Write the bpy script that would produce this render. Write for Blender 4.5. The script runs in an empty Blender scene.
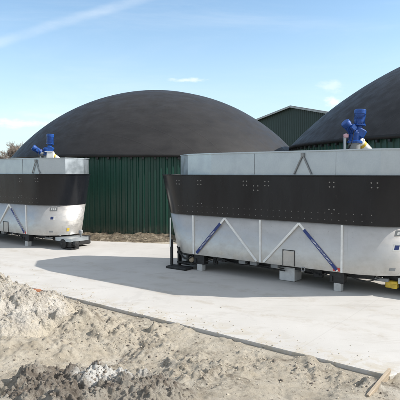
import bpy, math, random
import numpy as np
from mathutils import Vector, Matrix

random.seed(7)
RNG = np.random.default_rng(11)
SC = bpy.context.scene
COL = SC.collection

# ------------------------------------------------------------------ camera
cam_d = bpy.data.cameras.new('camera')
cam_d.sensor_width = 36.0
cam_d.lens = 45.0
cam_d.clip_start = 0.1
cam_d.clip_end = 4000.0
cam = bpy.data.objects.new('camera', cam_d)
cam.location = (0, 0, 2.7)
cam.rotation_euler = (math.radians(90 - 3.2), 0, 0)
COL.objects.link(cam)
SC.camera = cam

# ------------------------------------------------------------------ light
SUN_DIR = Vector((1.37, -0.09, 1.0)).normalized()       # towards the sun
SUN_EL = math.asin(SUN_DIR.z)
SUN_ROT = math.atan2(SUN_DIR.x, SUN_DIR.y)
SUN_STRENGTH = 3.6
SKY_STRENGTH = 0.125
EXPOSURE = 0.76

sun_d = bpy.data.lights.new('sun', 'SUN')
sun_d.energy = SUN_STRENGTH
sun_d.angle = math.radians(0.55)
sun_d.color = (1.0, 0.95, 0.885)
sun = bpy.data.objects.new('sun', sun_d)
sun.rotation_euler = SUN_DIR.to_track_quat('Z', 'Y').to_euler()
sun.location = (30, -5, 30)
COL.objects.link(sun)

SC.view_settings.view_transform = 'Standard'
SC.view_settings.look = 'None'
SC.view_settings.exposure = EXPOSURE
SC.view_settings.gamma = 1.0
SC.view_settings.use_curve_mapping = False


def pix_dir(px, py):
    """direction seen at a pixel of the 400 px photograph (for things at infinity)"""
    v = Vector(((px - 200) / 500.0, 1.0, (200 - py) / 500.0))
    v.rotate(Matrix.Rotation(math.radians(-3.2), 3, 'X'))
    return v.normalized()


def build_world():
    w = bpy.data.worlds.new('World')
    SC.world = w
    w.use_nodes = True
    nt = w.node_tree
    nt.nodes.clear()
    N, L = nt.nodes.new, nt.links.new
    out = N('ShaderNodeOutputWorld')
    bg = N('ShaderNodeBackground')
    bg.inputs['Strength'].default_value = SKY_STRENGTH
    sky = N('ShaderNodeTexSky')
    sky.sky_type = 'NISHITA'
    sky.sun_disc = False
    sky.sun_elevation = SUN_EL
    sky.sun_rotation = SUN_ROT
    sky.air_density = 1.0
    sky.dust_density = 0.8
    sky.ozone_density = 1.0
    tc = N('ShaderNodeTexCoord')
    D = tc.outputs['Generated']

    def math_(op, a, b=None, c=None):
        m = N('ShaderNodeMath'); m.operation = op
        for i, v in enumerate((a, b, c)):
            if v is None:
                continue
            if isinstance(v, (int, float)):
                m.inputs[i].default_value = v
            else:
                L(v, m.inputs[i])
        return m.outputs[0]

    def mapr(v, a, b, c, d):
        m = N('ShaderNodeMapRange'); m.interpolation_type = 'SMOOTHSTEP'
        L(v, m.inputs[0])
        for i, q in enumerate((a, b, c, d)):
            m.inputs[i + 1].default_value = q
        return m.outputs[0]

    def dot(vec):
        m = N('ShaderNodeVectorMath'); m.operation = 'DOT_PRODUCT'
        L(D, m.inputs[0]); m.inputs[1].default_value = vec
        return m.outputs['Value']

    def noise(scale, stretch, detail=6, rough=0.6, dist=0.0):
        mp = N('ShaderNodeMapping'); mp.inputs['Scale'].default_value = stretch
        L(D, mp.inputs['Vector'])
        n = N('ShaderNodeTexNoise'); n.inputs['Scale'].default_value = scale
        n.inputs['Detail'].default_value = detail; n.inputs['Roughness'].default_value = rough
        n.inputs['Distortion'].default_value = dist
        L(mp.outputs[0], n.inputs['Vector'])
        return n.outputs['Fac']
    # old contrail, spread by the wind
    a, b = pix_dir(-60, 61), pix_dir(150, -4)
    nrm = a.cross(b).normalized()
    wob = noise(6, (1, 1, 1), 4, 0.6)
    d1 = math_('ABSOLUTE', math_('ADD', dot(nrm), math_('MULTIPLY', math_('SUBTRACT', wob, 0.5), 0.014)))
    trail = mapr(d1, 0.001, 0.013, 1, 0)
    trail = math_('MULTIPLY', trail, mapr(noise(9, (1, 1, 2), 6, 0.65), 0.25, 0.7, 0.35, 0.95))
    # thin veils
    veil = mapr(noise(2.3, (0.8, 0.8, 4.5), 9, 0.62, 0.6), 0.44, 0.76, 0, 0.55)
    # small far clouds near the horizon
    sep = N('ShaderNodeSeparateXYZ'); L(D, sep.inputs[0])
    tot = math_('ADD', math_('MULTIPLY', trail, 0.24), math_('MULTIPLY', veil, 0.3))
    hz = mapr(sep.outputs[2], 0.0, 0.34, 0.60, 0.03)     # thin high haze
    for (px, py, sx, sy, amt) in ((331, 86, 15, 6, 0.4), (333, 103, 8, 6, 0.9), (187, 80, 18, 3, 0.6), (14, 123, 40, 5, 0.7),
                                  (60, 116, 50, 4, 0.2), (140, 96, 40, 3, 0.3)):
        c = pix_dir(px, py)
        rx = Vector((c.y, -c.x, 0)).normalized(); rz = rx.cross(c).normalized()
        ex = math_('MULTIPLY', dot(rx), 500.0 / sx)
        ez = math_('MULTIPLY', dot(rz), 500.0 / sy)
        r = math_('SQRT', math_('ADD', math_('MULTIPLY', ex, ex), math_('MULTIPLY', ez, ez)))
        r = math_('ADD', r, math_('MULTIPLY', math_('SUBTRACT', noise(38, (1, 1, 2.2), 5, 0.6), 0.5), 2.2))
        front = mapr(dot(c), 0.5, 0.8, 0, 1)
        tot = math_('ADD', tot, math_('MULTIPLY', math_('MULTIPLY', mapr(r, 0.1, 1.1, 1, 0), front), amt))
    tot = math_('MINIMUM', tot, 0.92)
    mix = N('ShaderNodeMix'); mix.data_type = 'RGBA'
    L(tot, mix.inputs['Factor'])
    tint = N('ShaderNodeMix'); tint.data_type = 'RGBA'; tint.blend_type = 'MULTIPLY'; tint.inputs['Factor'].default_value = 1.0
    L(sky.outputs[0], tint.inputs['A']); tint.inputs['B'].default_value = (0.88, 1.0, 1.02, 1)
    hzm = N('ShaderNodeMix'); hzm.data_type = 'RGBA'
    L(hz, hzm.inputs['Factor']); L(tint.outputs['Result'], hzm.inputs['A']); hzm.inputs['B'].default_value = (3.7, 4.5, 5.2, 1)
    # white veil added out of view, overhead and behind the camera, for whiter fill
    v2 = math_('MAXIMUM', mapr(sep.outputs[2], 0.45, 0.85, 0, 0.6), mapr(sep.outputs[1], -0.05, -0.55, 0, 0.6))
    vm = N('ShaderNodeMix'); vm.data_type = 'RGBA'
    L(v2, vm.inputs['Factor']); L(hzm.outputs['Result'], vm.inputs['A']); vm.inputs['B'].default_value = (4.75, 4.85, 4.9, 1)
    L(vm.outputs['Result'], mix.inputs['A'])
    mix.inputs['B'].default_value = (5.2, 5.5, 5.7, 1)
    L(mix.outputs['Result'], bg.inputs['Color'])
    L(bg.outputs[0], out.inputs['Surface'])


build_world()

# ------------------------------------------------------------------ helpers
def fbm(x, y, scale, octaves=5, gain=0.5, seed=0):
    """value noise, -1..1"""
    out = np.zeros_like(x, dtype=float); amp = 1.0; tot = 0.0
    for o in range(octaves):
        rs = np.random.default_rng(seed * 131 + o)
        T = rs.random((256, 256)) * 2 - 1
        fx = x / scale * (2 ** o) + 17.3 * o + 100; fy = y / scale * (2 ** o) - 9.1 * o + 100
        ix = np.floor(fx).astype(int); iy = np.floor(fy).astype(int)
        u = fx - ix; v = fy - iy
        u = u * u * u * (u * (u * 6 - 15) + 10); v = v * v * v * (v * (v * 6 - 15) + 10)
        a = T[ix & 255, iy & 255]; b = T[(ix + 1) & 255, iy & 255]
        c = T[ix & 255, (iy + 1) & 255]; d = T[(ix + 1) & 255, (iy + 1) & 255]
        out += amp * ((a * (1 - u) + b * u) * (1 - v) + (c * (1 - u) + d * u) * v)
        tot += amp; amp *= gain
    return out / tot


def sstep(a, b, x):
    t = np.clip((x - a) / (b - a), 0, 1)
    return t * t * (3 - 2 * t)


def clods(x, y, size, seed, keep=0.6):
    """broken lumps: every cell of a jittered grid may hold one faceted clod; returns 0..1"""
    rs = np.random.default_rng(seed)
    JX, JY, RD, HT = (rs.random((128, 128)) for _ in range(4))
    AX, AY = (rs.random((128, 128)) - 0.5 for _ in range(2))
    gx, gy = x / size + 200, y / size + 200
    ix, iy = np.floor(gx).astype(int), np.floor(gy).astype(int)
    out = np.zeros_like(x, dtype=float)
    for dx in (-1, 0, 1):
        for dy in (-1, 0, 1):
            cx, cy = ix + dx, iy + dy
            a, b = cx & 127, cy & 127
            ux, uy = gx - (cx + JX[a, b]), gy - (cy + JY[a, b])
            rad = 0.22 + 0.5 * RD[a, b] ** 2
            # angular outline: a many-sided norm instead of a round one
            th = HT[a, b] * 6.28; c_, s_ = np.cos(th), np.sin(th)
            p, q = np.abs(ux * c_ + uy * s_), np.abs(-ux * s_ + uy * c_)
            r = np.maximum(np.maximum(p, q * (0.8 + 0.5 * RD[a, b])), (p + q) * 0.74) / rad
            h = np.minimum(1.0, np.clip(1 - r, 0, 1) * 2.2) * rad * (0.7 + 0.6 * HT[a, b]) * (1 + 1.4 * (ux * AX[a, b] + uy * AY[a, b]) / rad)
            out = np.maximum(out, np.where(HT[a, b] < keep, h, 0))
    return np.clip(out, 0, 1.2)


class MB:
    """collects shapes, then links them as one mesh object"""
    def __init__(self):
        self.v = []; self.f = []; self.sm = []

    def add(self, verts, faces, smooth=False):
        o = len(self.v)
        self.v += [tuple(p) for p in verts]
        self.f += [tuple(i + o for i in f) for f in faces]
        self.sm += [smooth] * len(faces)

    def box(self, c, s, rot=None, bev=0.0):
        hx, hy, hz = (q / 2 for q in s)
        if bev <= 0:
            P = [(x, y, z) for z in (-hz, hz) for x, y in ((-hx, -hy), (hx, -hy), (hx, hy), (-hx, hy))]
            F = [(3, 2, 1, 0), (4, 5, 6, 7), (0, 1, 5, 4), (1, 2, 6, 5), (2, 3, 7, 6), (3, 0, 4, 7)]
        else:
            b = bev; P = []
            for z, k in ((-hz, b), (-hz + b, 0), (hz - b, 0), (hz, b)):
                ax, ay = hx - k, hy - k
                P += [(-ax + b, -ay, z), (ax - b, -ay, z), (ax, -ay + b, z), (ax, ay - b, z), (ax - b, ay, z), (-ax + b, ay, z), (-ax, ay - b, z), (-ax, -ay + b, z)]
            F = [tuple(range(7, -1, -1)), tuple(range(24, 32))]
            for r in range(3):
                for i in range(8):
                    F.append((r * 8 + i, r * 8 + (i + 1) % 8, r * 8 + 8 + (i + 1) % 8, r * 8 + 8 + i))
        R = rot if rot is not None else Matrix.Identity(3)
        self.add([Vector(c) + R @ Vector(p) for p in P], F)

    def tube(self, a, b, r0, r1=None, n=16, cap=True, smooth=True):
        a = Vector(a); b = Vector(b); r1 = r0 if r1 is None else r1
        q = (b - a).to_track_quat('Z', 'Y').to_matrix()
        P = []
        for c, r in ((a, r0), (b, r1)):
            P += [c + q @ Vector((r * math.cos(2 * math.pi * i / n), r * math.sin(2 * math.pi * i / n), 0)) for i in range(n)]
        self.add(P, [(i, (i + 1) % n, n + (i + 1) % n, n + i) for i in range(n)], smooth)
        if cap:
            self.add(P, [tuple(range(n - 1, -1, -1)), tuple(range(n, 2 * n))])

    def lathe(self, a, axis, prof, n=24):
        """prof: list of (dist along axis, radius)"""
        a = Vector(a); q = Vector(axis).to_track_quat('Z', 'Y').to_matrix()
        for (d0, r0), (d1, r1) in zip(prof[:-1], prof[1:]):
            P = []
            for d, r in ((d0, r0), (d1, r1)):
                P += [a + q @ Vector((r * math.cos(2 * math.pi * i / n), r * math.sin(2 * math.pi * i / n), d)) for i in range(n)]
            self.add(P, [(i, (i + 1) % n, n + (i + 1) % n, n + i) for i in range(n)], True)

    def torus(self, c, axis, R, r, n=24, m=8):
        q = Vector(axis).to_track_quat('Z', 'Y').to_matrix(); P = []
        for i in range(n):
            t = 2 * math.pi * i / n
            for j in range(m):
                u = 2 * math.pi * j / m
                P.append(Vector(c) + q @ Vector(((R + r * math.cos(u)) * math.cos(t), (R + r * math.cos(u)) * math.sin(t), r * math.sin(u))))
        self.add(P, [(i * m + j, ((i + 1) % n) * m + j, ((i + 1) % n) * m + (j + 1) % m, i * m + (j + 1) % m) for i in range(n) for j in range(m)], True)

    def rings(self, rings, closed=False, smooth=True):
        """loft of equal-length closed rings"""
        n = len(rings[0]); P = [p for r in rings for p in r]; F = []
        k = len(rings)
        for a in range(k if closed else k - 1):
            b = (a + 1) % k
            for i in range(n):
                F.append((a * n + i, a * n + (i + 1) % n, b * n + (i + 1) % n, b * n + i))
        self.add(P, F, smooth)

    def build(self, name, mat, parent=None):
        me = bpy.data.meshes.new(name)
        me.from_pydata([tuple(p) for p in self.v], [], self.f)
        me.polygons.foreach_set('use_smooth', self.sm)
        me.update()
        o = bpy.data.objects.new(name, me)
        me.materials.append(mat)
        COL.objects.link(o)
        if parent is not None:
            o.parent = parent
        return o


def mesh_np(name, V, F, mat, smooth=True, parent=None):
    me = bpy.data.meshes.new(name)
    nv, nf, k = len(V), len(F), F.shape[1]
    me.vertices.add(nv); me.vertices.foreach_set('co', V.astype(np.float32).ravel())
    me.loops.add(nf * k); me.loops.foreach_set('vertex_index', F.astype(np.int32).ravel())
    me.polygons.add(nf)
    me.polygons.foreach_set('loop_start', np.arange(0, nf * k, k, dtype=np.int32))
    me.polygons.foreach_set('loop_total', np.full(nf, k, dtype=np.int32))
    me.polygons.foreach_set('use_smooth', np.full(nf, smooth, dtype=bool))
    me.update(calc_edges=True); me.validate()
    o = bpy.data.objects.new(name, me); me.materials.append(mat); COL.objects.link(o)
    if parent is not None:
        o.parent = parent
    return o


def grid_faces(nx, ny):
    i = np.arange(nx - 1); j = np.arange(ny - 1)
    I, J = np.meshgrid(i, j, indexing='ij')
    a = (I * ny + J).ravel()
    return np.stack([a, a + ny, a + ny + 1, a + 1], axis=1)


def thing(name, label, cat, loc=(0, 0, 0), rz=0.0, group=None):
    o = bpy.data.objects.new(name, None); COL.objects.link(o)
    o.location = loc; o.rotation_euler = (0, 0, rz); o.empty_display_size = 0.2
    return tag(o, label, cat, group)


def tag(o, label, cat, group=None):
    o['label'] = label; o['category'] = cat
    if group:
        o['group'] = group
    return o


def struct(o, kind='structure'):
    o['kind'] = kind
    return o


def copy_tree(o, parent=None):
    c = o.copy(); COL.objects.link(c); c.parent = parent
    for ch in list(o.children):
        copy_tree(ch, c)
    return c


# ------------------------------------------------------------------ materials
class Mat:
    def __init__(self, name, color=(0.5, 0.5, 0.5), rough=0.6, metal=0.0, spec=0.5):
        self.m = bpy.data.materials.new(name); self.m.use_nodes = True
        self.nt = self.m.node_tree
        self.p = self.nt.nodes['Principled BSDF']
        self.p.inputs['Base Color'].default_value = (*color, 1)
        self.p.inputs['Roughness'].default_value = rough
        self.p.inputs['Metallic'].default_value = metal
        self.p.inputs['Specular IOR Level'].default_value = spec
        self.tc = self.nt.nodes.new('ShaderNodeTexCoord')

    def N(self, t): return self.nt.nodes.new(t)
    def L(self, a, b): self.nt.links.new(a, b)

    def noise(self, scale, detail=5, rough=0.55, stretch=(1, 1, 1), dist=0.0, src='Object'):
        mp = self.N('ShaderNodeMapping'); mp.inputs['Scale'].default_value = stretch
        self.L(self.tc.outputs[src], mp.inputs['Vector'])
        n = self.N('ShaderNodeTexNoise')
        n.inputs['Scale'].default_value = scale; n.inputs['Detail'].default_value = detail
        n.inputs['Roughness'].default_value = rough; n.inputs['Distortion'].default_value = dist
        self.L(mp.outputs[0], n.inputs['Vector'])
        return n.outputs['Fac']

    def ramp(self, fac, stops):
        r = self.N('ShaderNodeValToRGB'); self.L(fac, r.inputs['Fac'])
        e = r.color_ramp.elements
        while len(e) < len(stops):
            e.new(0.5)
        for el, (p, c) in zip(e, stops):
            el.position = p
            el.color = (*c, 1) if not isinstance(c, (int, float)) else (c, c, c, 1)
        return r.outputs['Color']

    def mapr(self, v, a, b, c, d):
        m = self.N('ShaderNodeMapRange'); m.interpolation_type = 'SMOOTHSTEP'; self.L(v, m.inputs[0])
        for i, q in enumerate((a, b, c, d)):
            m.inputs[i + 1].default_value = q
        return m.outputs[0]

    def mix(self, fac, a, b, mode='MIX'):
        m = self.N('ShaderNodeMix'); m.data_type = 'RGBA'; m.blend_type = mode
        for s, v in (('Factor', fac), ('A', a), ('B', b)):
            if isinstance(v, (int, float)):
                m.inputs[s].default_value = v if s == 'Factor' else (v, v, v, 1)
            elif isinstance(v, tuple):
                m.inputs[s].default_value = (*v, 1)
            else:
                self.L(v, m.inputs[s])
        return m.outputs['Result']

    def math(self, op, a, b=None):
        m = self.N('ShaderNodeMath'); m.operation = op
        for i, v in enumerate((a, b)):
            if v is None:
                continue
            if isinstance(v, (int, float)):
                m.inputs[i].default_value = v
            else:
                self.L(v, m.inputs[i])
        return m.outputs[0]

    def color(self, s): self.L(s, self.p.inputs['Base Color'])
    def roughness(self, s): self.L(s, self.p.inputs['Roughness'])

    def bump(self, h, strength=0.5, dist=0.02):
        b = self.N('ShaderNodeBump'); b.inputs['Strength'].default_value = strength
        b.inputs['Distance'].default_value = dist
        self.L(h, b.inputs['Height'])
        self.L(b.outputs[0], self.p.inputs['Normal'])


M = {}
CX, CY = 2.52, 6.50                     # the slab's near corner


def plain(key, color, rough=0.5, metal=0.0, var=0.25, scale=9.0, bump=0.0, stretch=(1, 1, 1)):
    m = Mat(key, color, rough, metal)
    n = m.noise(scale, 6, 0.6, stretch)
    lo = tuple(c * (1 - var) for c in color); hi = tuple(min(1, c * (1 + var)) for c in color)
    m.color(m.ramp(n, ((0.25, lo), (0.75, hi))))
    m.roughness(m.mapr(m.noise(scale * 2.3, 4), 0.3, 0.7, max(0.05, rough - 0.12), min(1, rough + 0.12)))
    if bump:
        m.bump(n, 0.4, bump)
    M[key] = m.m
    return m


def make_materials():
    # sandy rubble ground
    m = Mat('sandy_ground', rough=0.95, spec=0.2)
    big = m.noise(0.55, 7, 0.6, dist=0.4); mid = m.noise(2.6, 8, 0.65); fine = m.noise(22, 8, 0.7)
    c = m.ramp(mid, ((0.28, (0.37, 0.318, 0.243)), (0.5, (0.52, 0.462, 0.370)), (0.75, (0.62, 0.566, 0.472))))
    c = m.mix(m.mapr(fine, 0.4, 0.75, 0, 0.5), c, (0.40, 0.35, 0.275))
    c = m.mix(m.mapr(big, 0.56, 0.70, 0, 0.6), c, (0.64, 0.60, 0.53))
    dk = m.math('MULTIPLY', m.mapr(m.noise(1.3, 8, 0.68, dist=0.5), 0.52, 0.62, 0, 1), m.mapr(m.noise(7, 6, 0.7), 0.42, 0.6, 0, 1))
    c = m.mix(m.math('MULTIPLY', dk, 0.75), c, (0.17, 0.14, 0.105))
    m.color(c)
    c2 = m.mix(m.math('MULTIPLY', m.mapr(m.noise(11, 8, 0.78), 0.56, 0.65, 0, 1), 0.62), c, (0.17, 0.135, 0.10))
    so = m.N('ShaderNodeSeparateXYZ'); m.L(m.tc.outputs['Object'], so.inputs[0])
    # dark topsoil tipped along the near left side
    ts = m.math('ADD', m.math('ADD', m.math('MULTIPLY', so.outputs[1], -0.55), m.math('MULTIPLY', so.outputs[0], -0.30)), m.math('MULTIPLY', m.noise(1.1, 8, 0.72, dist=0.4), 4.6))
    ts = m.math('MULTIPLY', m.mapr(ts, 0.15, 0.75, 0, 1), m.mapr(m.noise(8, 7, 0.75), 0.36, 0.56, 0.15, 1))
    c2 = m.mix(m.math('MULTIPLY', ts, 0.85), c2, (0.175, 0.142, 0.108))
    m.color(c2)
    h = m.math('ADD', m.math('MULTIPLY', fine, 0.6), m.math('MULTIPLY', m.noise(60, 8, 0.8), 0.5))
    m.bump(h, 1.0, 0.045)
    M['sand'] = m.m
    m = Mat('brown_rubble', rough=0.95, spec=0.2)
    c = m.ramp(m.noise(3.5, 8, 0.7), ((0.32, (0.07, 0.056, 0.042)), (0.52, (0.17, 0.14, 0.10)), (0.74, (0.42, 0.37, 0.29))))
    m.color(c); m.bump(m.noise(20, 8, 0.7), 0.9, 0.05)
    M['bank'] = m.m
    # pale gravel
    m = Mat('pale_gravel', rough=0.95, spec=0.2)
    v = m.N('ShaderNodeTexVoronoi'); v.inputs['Scale'].default_value = 26; m.L(m.tc.outputs['Object'], v.inputs['Vector'])
    hsv = m.ramp(v.outputs['Distance'], ((0.0, (0.54, 0.50, 0.44)), (0.6, (0.46, 0.42, 0.36))))
    sepc = m.N('ShaderNodeSeparateColor'); m.L(v.outputs['Color'], sepc.inputs[0])
    c = m.mix(m.mapr(sepc.outputs[0], 0.0, 1.0, 0.0, 0.6), hsv, (0.30, 0.27, 0.235))
    c = m.mix(m.mapr(m.noise(1.7, 6, 0.6), 0.48, 0.66, 0, 0.7), c, (0.62, 0.585, 0.525))
    sz = m.N('ShaderNodeSeparateXYZ'); m.L(m.tc.outputs['Object'], sz.inputs[0])
    low = m.mapr(m.math('ADD', sz.outputs[2], m.math('MULTIPLY', m.math('SUBTRACT', m.noise(3.0, 6, 0.7), 0.5), 0.7)), 0.0, 0.32, 1, 0)
    c = m.mix(low, c, (0.50, 0.445, 0.355))
    m.color(c)
    m.bump(m.math('ADD', v.outputs['Distance'], m.noise(60, 5, 0.7)), 0.9, 0.03)
    M['gravel'] = m.m
    # dark soil with lime on it
    m = Mat('dark_soil', rough=0.97, spec=0.15)
    c = m.ramp(m.noise(9, 8, 0.7), ((0.3, (0.13, 0.108, 0.088)), (0.55, (0.235, 0.200, 0.163)), (0.8, (0.40, 0.355, 0.29))))
    lime = m.math('MULTIPLY', m.mapr(m.noise(1.9, 8, 0.7, dist=0.3), 0.44, 0.56, 0, 1), m.mapr(m.noise(14, 6, 0.7), 0.3, 0.5, 0, 1))
    mp = m.N('ShaderNodeVectorMath'); mp.operation = 'DISTANCE'; m.L(m.tc.outputs['Object'], mp.inputs[0]); mp.inputs[1].default_value = (0.12, 0.12, 0.34)
    top = m.mapr(m.math('ADD', mp.outputs['Value'], m.math('MULTIPLY', m.noise(3.0, 6, 0.7), 0.55)), 0.50, 0.80, 1, 0)
    c = m.mix(m.math('MULTIPLY', lime, 0.85), c, (0.45, 0.41, 0.345))
    c = m.mix(top, c, (0.72, 0.70, 0.655))
    rad = m.N('ShaderNodeVectorMath'); rad.operation = 'LENGTH'; m.L(m.tc.outputs['Object'], rad.inputs[0])
    skirt = m.mapr(m.math('ADD', rad.outputs['Value'], m.math('MULTIPLY', m.math('SUBTRACT', m.noise(2.4, 8, 0.75), 0.5), 1.5)), 0.95, 1.40, 0, 0.9)
    c = m.mix(skirt, c, (0.46, 0.405, 0.32))
    m.color(c); m.bump(m.noise(32, 8, 0.72), 1.0, 0.05)
    M['soil'] = m.m
    # concrete slab
    m = Mat('concrete', rough=0.85, spec=0.3)
    c = m.ramp(m.noise(0.5, 8, 0.62), ((0.3, (0.445, 0.426, 0.396)), (0.7, (0.535, 0.515, 0.485))))
    mp = m.N('ShaderNodeMapping'); mp.inputs['Rotation'].default_value = (0, 0, math.radians(37)); m.L(m.tc.outputs['Object'], mp.inputs['Vector'])
    sx = m.N('ShaderNodeSeparateXYZ'); m.L(mp.outputs[0], sx.inputs[0])        # x along the near edge, y away from it
    # y at the near edge
    y0 = CX * math.sin(math.radians(37)) + CY * math.cos(math.radians(37))
    dy = m.math('SUBTRACT', sx.outputs[1], y0)
    spill = m.math('MULTIPLY', m.mapr(dy, 0.0, 0.9, 0.9, 0), m.mapr(m.noise(3.2, 8, 0.72, dist=0.5), 0.46, 0.58, 0, 1))
    c = m.mix(spill, c, (0.43, 0.385, 0.31))
    # wheel tracks of tracked-in sand, running along the hoppers
    for off, amt in ((1.55, 0.34), (2.95, 0.28), (2.1, 0.15)):
        w = m.math('ADD', m.math('SUBTRACT', dy, off), m.math('MULTIPLY', m.math('SUBTRACT', m.noise(0.28, 3), 0.5), 1.6))
        tr = m.mapr(m.math('ABSOLUTE', w), 0.05, 0.24, 1, 0)
        tr = m.math('MULTIPLY', tr, m.mapr(m.noise(2.4, 8, 0.75), 0.42, 0.66, 0, amt * 2.3))
        c = m.mix(tr, c, (0.38, 0.34, 0.285))
    c = m.mix(m.mapr(m.noise(2.2, 8, 0.7, (0.35, 1.2, 1), 0.8), 0.52, 0.70, 0, 0.6), c, (0.38, 0.355, 0.315))
    c = m.mix(m.mapr(m.noise(5.5, 7, 0.75, (0.5, 1, 1)), 0.62, 0.69, 0, 0.6), c, (0.31, 0.285, 0.25))
    c = m.mix(m.mapr(m.noise(0.9, 7, 0.7, dist=1.2), 0.58, 0.63, 0, 0.22), c, (0.33, 0.315, 0.30))
    c = m.mix(m.mapr(m.noise(90, 4, 0.7), 0.35, 0.7, 0.0, 0.25), c, (0.48, 0.455, 0.42))
    # cast joints across the slab
    jn = m.math('ABSOLUTE', m.math('SUBTRACT', m.math('FRACT', m.math('DIVIDE', m.math('ADD', sx.outputs[0], 0.7), 5.2)), 0.5))
    c = m.mix(m.mapr(jn, 0.0010, 0.0026, 0.13, 0), c, (0.24, 0.225, 0.20))
    m.color(c); m.bump(m.noise(45, 6, 0.7), 0.25, 0.006)
    M['concrete'] = m.m
    # roof membrane
    m = Mat('roof_membrane', rough=0.6, spec=0.22)
    c = m.ramp(m.noise(1.1, 7, 0.6, (1, 1, 2.5)), ((0.3, (0.0175, 0.0168, 0.0172)), (0.7, (0.0285, 0.0272, 0.0272))))
    c = m.mix(m.mapr(m.noise(0.35, 6, 0.62, (1, 1, 3), 0.4), 0.5, 0.8, 0, 0.15), c, (0.050, 0.047, 0.045))
    c = m.mix(m.mapr(m.noise(55, 4, 0.7), 0.5, 0.8, 0, 0.3), c, (0.08, 0.073, 0.068))
    sx = m.N('ShaderNodeSeparateXYZ'); m.L(m.tc.outputs['Object'], sx.inputs[0])
    u = m.math('ADD', m.math('MULTIPLY', sx.outputs[0], 0.36), m.math('MULTIPLY', sx.outputs[1], 0.93))
    u = m.math('ADD', u, m.math('MULTIPLY', m.noise(0.5, 3), 0.10))
    tri = m.math('ABSOLUTE', m.math('SUBTRACT', m.math('FRACT', m.math('DIVIDE', u, 0.85)), 0.5))
    seam = m.mapr(tri, 0.008, 0.035, 1, 0)
    c = m.mix(m.math('MULTIPLY', seam, 0.16), c, (0.020, 0.018, 0.018))
    wav = m.noise(0.8, 4, 0.5, (0.5, 2.6, 1))
    c = m.mix(m.mapr(m.noise(7, 6, 0.7, (1, 1, 0.15)), 0.56, 0.8, 0, 0.2), c, (0.070, 0.065, 0.060))
    m.color(c)
    m.roughness(m.mapr(m.noise(2.2, 5), 0.3, 0.7, 0.46, 0.62))
    m.bump(m.math('ADD', m.math('ADD', m.math('MULTIPLY', wav, 0.8), m.math('MULTIPLY', seam, 0.12)), m.math('MULTIPLY', m.noise(60, 4), 0.05)), 0.22, 0.10)
    M['membrane'] = m.m
    # green cladding
    m = Mat('green_cladding', rough=0.42, spec=0.5)
    c = m.ramp(m.noise(0.9, 6, 0.6, (1, 1, 0.35)), ((0.3, (0.004, 0.036, 0.024)), (0.7, (0.007, 0.055, 0.036))))
    c = m.mix(m.mapr(m.noise(5, 6, 0.7, (1, 1, 0.12)), 0.55, 0.8, 0, 0.35), c, (0.035, 0.085, 0.065))
    sx = m.N('ShaderNodeSeparateXYZ'); m.L(m.tc.outputs['Object'], sx.inputs[0])
    foot = m.math('MULTIPLY', m.mapr(sx.outputs[2], 0.05, 0.50, 1, 0), m.mapr(m.noise(4.5, 7, 0.7), 0.35, 0.65, 0.05, 0.55))
    c = m.mix(foot, c, (0.13, 0.115, 0.09))
    m.color(c)
    M['green'] = m.m
    m = Mat('shed_cladding', rough=0.5)
    wv = m.N('ShaderNodeTexWave'); wv.inputs['Scale'].default_value = 1.6; wv.bands_direction = 'X'
    m.L(m.tc.outputs['Object'], wv.inputs['Vector'])
    m.color(m.mix(m.mapr(m.noise(0.6, 5), 0.3, 0.7, 0, 1), (0.007, 0.024, 0.019), (0.011, 0.033, 0.027)))
    m.bump(wv.outputs['Fac'], 0.6, 0.04)
    M['shed'] = m.m
    # stainless, dull and splashed
    m = Mat('dull_stainless', rough=0.42, metal=0.6)
    c = m.ramp(m.noise(2.2, 8, 0.65, (1, 1, 1.4)), ((0.25, (0.45, 0.43, 0.405)), (0.75, (0.545, 0.53, 0.505))))
    c = m.mix(m.mapr(m.noise(3.6, 8, 0.72, (1.6, 1.6, 0.5), 0.4), 0.58, 0.74, 0, 0.4), c, (0.36, 0.335, 0.30))
    c = m.mix(m.mapr(m.noise(11, 7, 0.8, (1, 1, 1.6)), 0.60, 0.70, 0, 0.75), c, (0.24, 0.21, 0.18))
    c = m.mix(m.mapr(m.noise(2.6, 7, 0.7, (7, 7, 0.35)), 0.60, 0.78, 0, 0.5), c, (0.36, 0.33, 0.29))     # drips
    sz = m.N('ShaderNodeSeparateXYZ'); m.L(m.tc.outputs['Object'], sz.inputs[0])
    c = m.mix(m.math('MULTIPLY', m.mapr(sz.outputs[2], 0.45, 0.85, 1, 0), m.mapr(m.noise(5, 7, 0.7), 0.40, 0.65, 0, 0.4)), c, (0.33, 0.30, 0.255))
    m.color(c)
    m.roughness(m.mapr(m.noise(4.5, 7, 0.65, (1, 1, 2)), 0.3, 0.7, 0.32, 0.56))
    m.bump(m.noise(0.7, 2, 0.4, (1, 1, 1.6)), 0.13, 0.05)
    M['steel'] = m.m
    # black coated plate
    m = Mat('black_plate', rough=0.3, spec=0.38)
    c = m.ramp(m.noise(2.0, 6, 0.6, (1, 1, 0.5)), ((0.3, (0.008, 0.0092, 0.0125)), (0.7, (0.014, 0.0155, 0.019))))
    c = m.mix(m.mapr(m.noise(1.6, 5, 0.6, (2.2, 2.2, 0.12)), 0.55, 0.85, 0, 0.22), c, (0.045, 0.047, 0.050))
    c = m.mix(m.mapr(m.noise(7, 8, 0.75), 0.60, 0.75, 0, 0.25), c, (0.07, 0.064, 0.056))
    m.color(c)
    m.roughness(m.mapr(m.noise(1.3, 4, 0.5, (1.5, 1.5, 0.2)), 0.3, 0.7, 0.17, 0.32))
    m.bump(m.noise(0.8, 3, 0.5, (1.5, 1.5, 0.4)), 0.12, 0.05)
    M['black'] = m.m
    # galvanised sheet
    m = Mat('galvanised_sheet', rough=0.38, metal=0.85)
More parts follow.
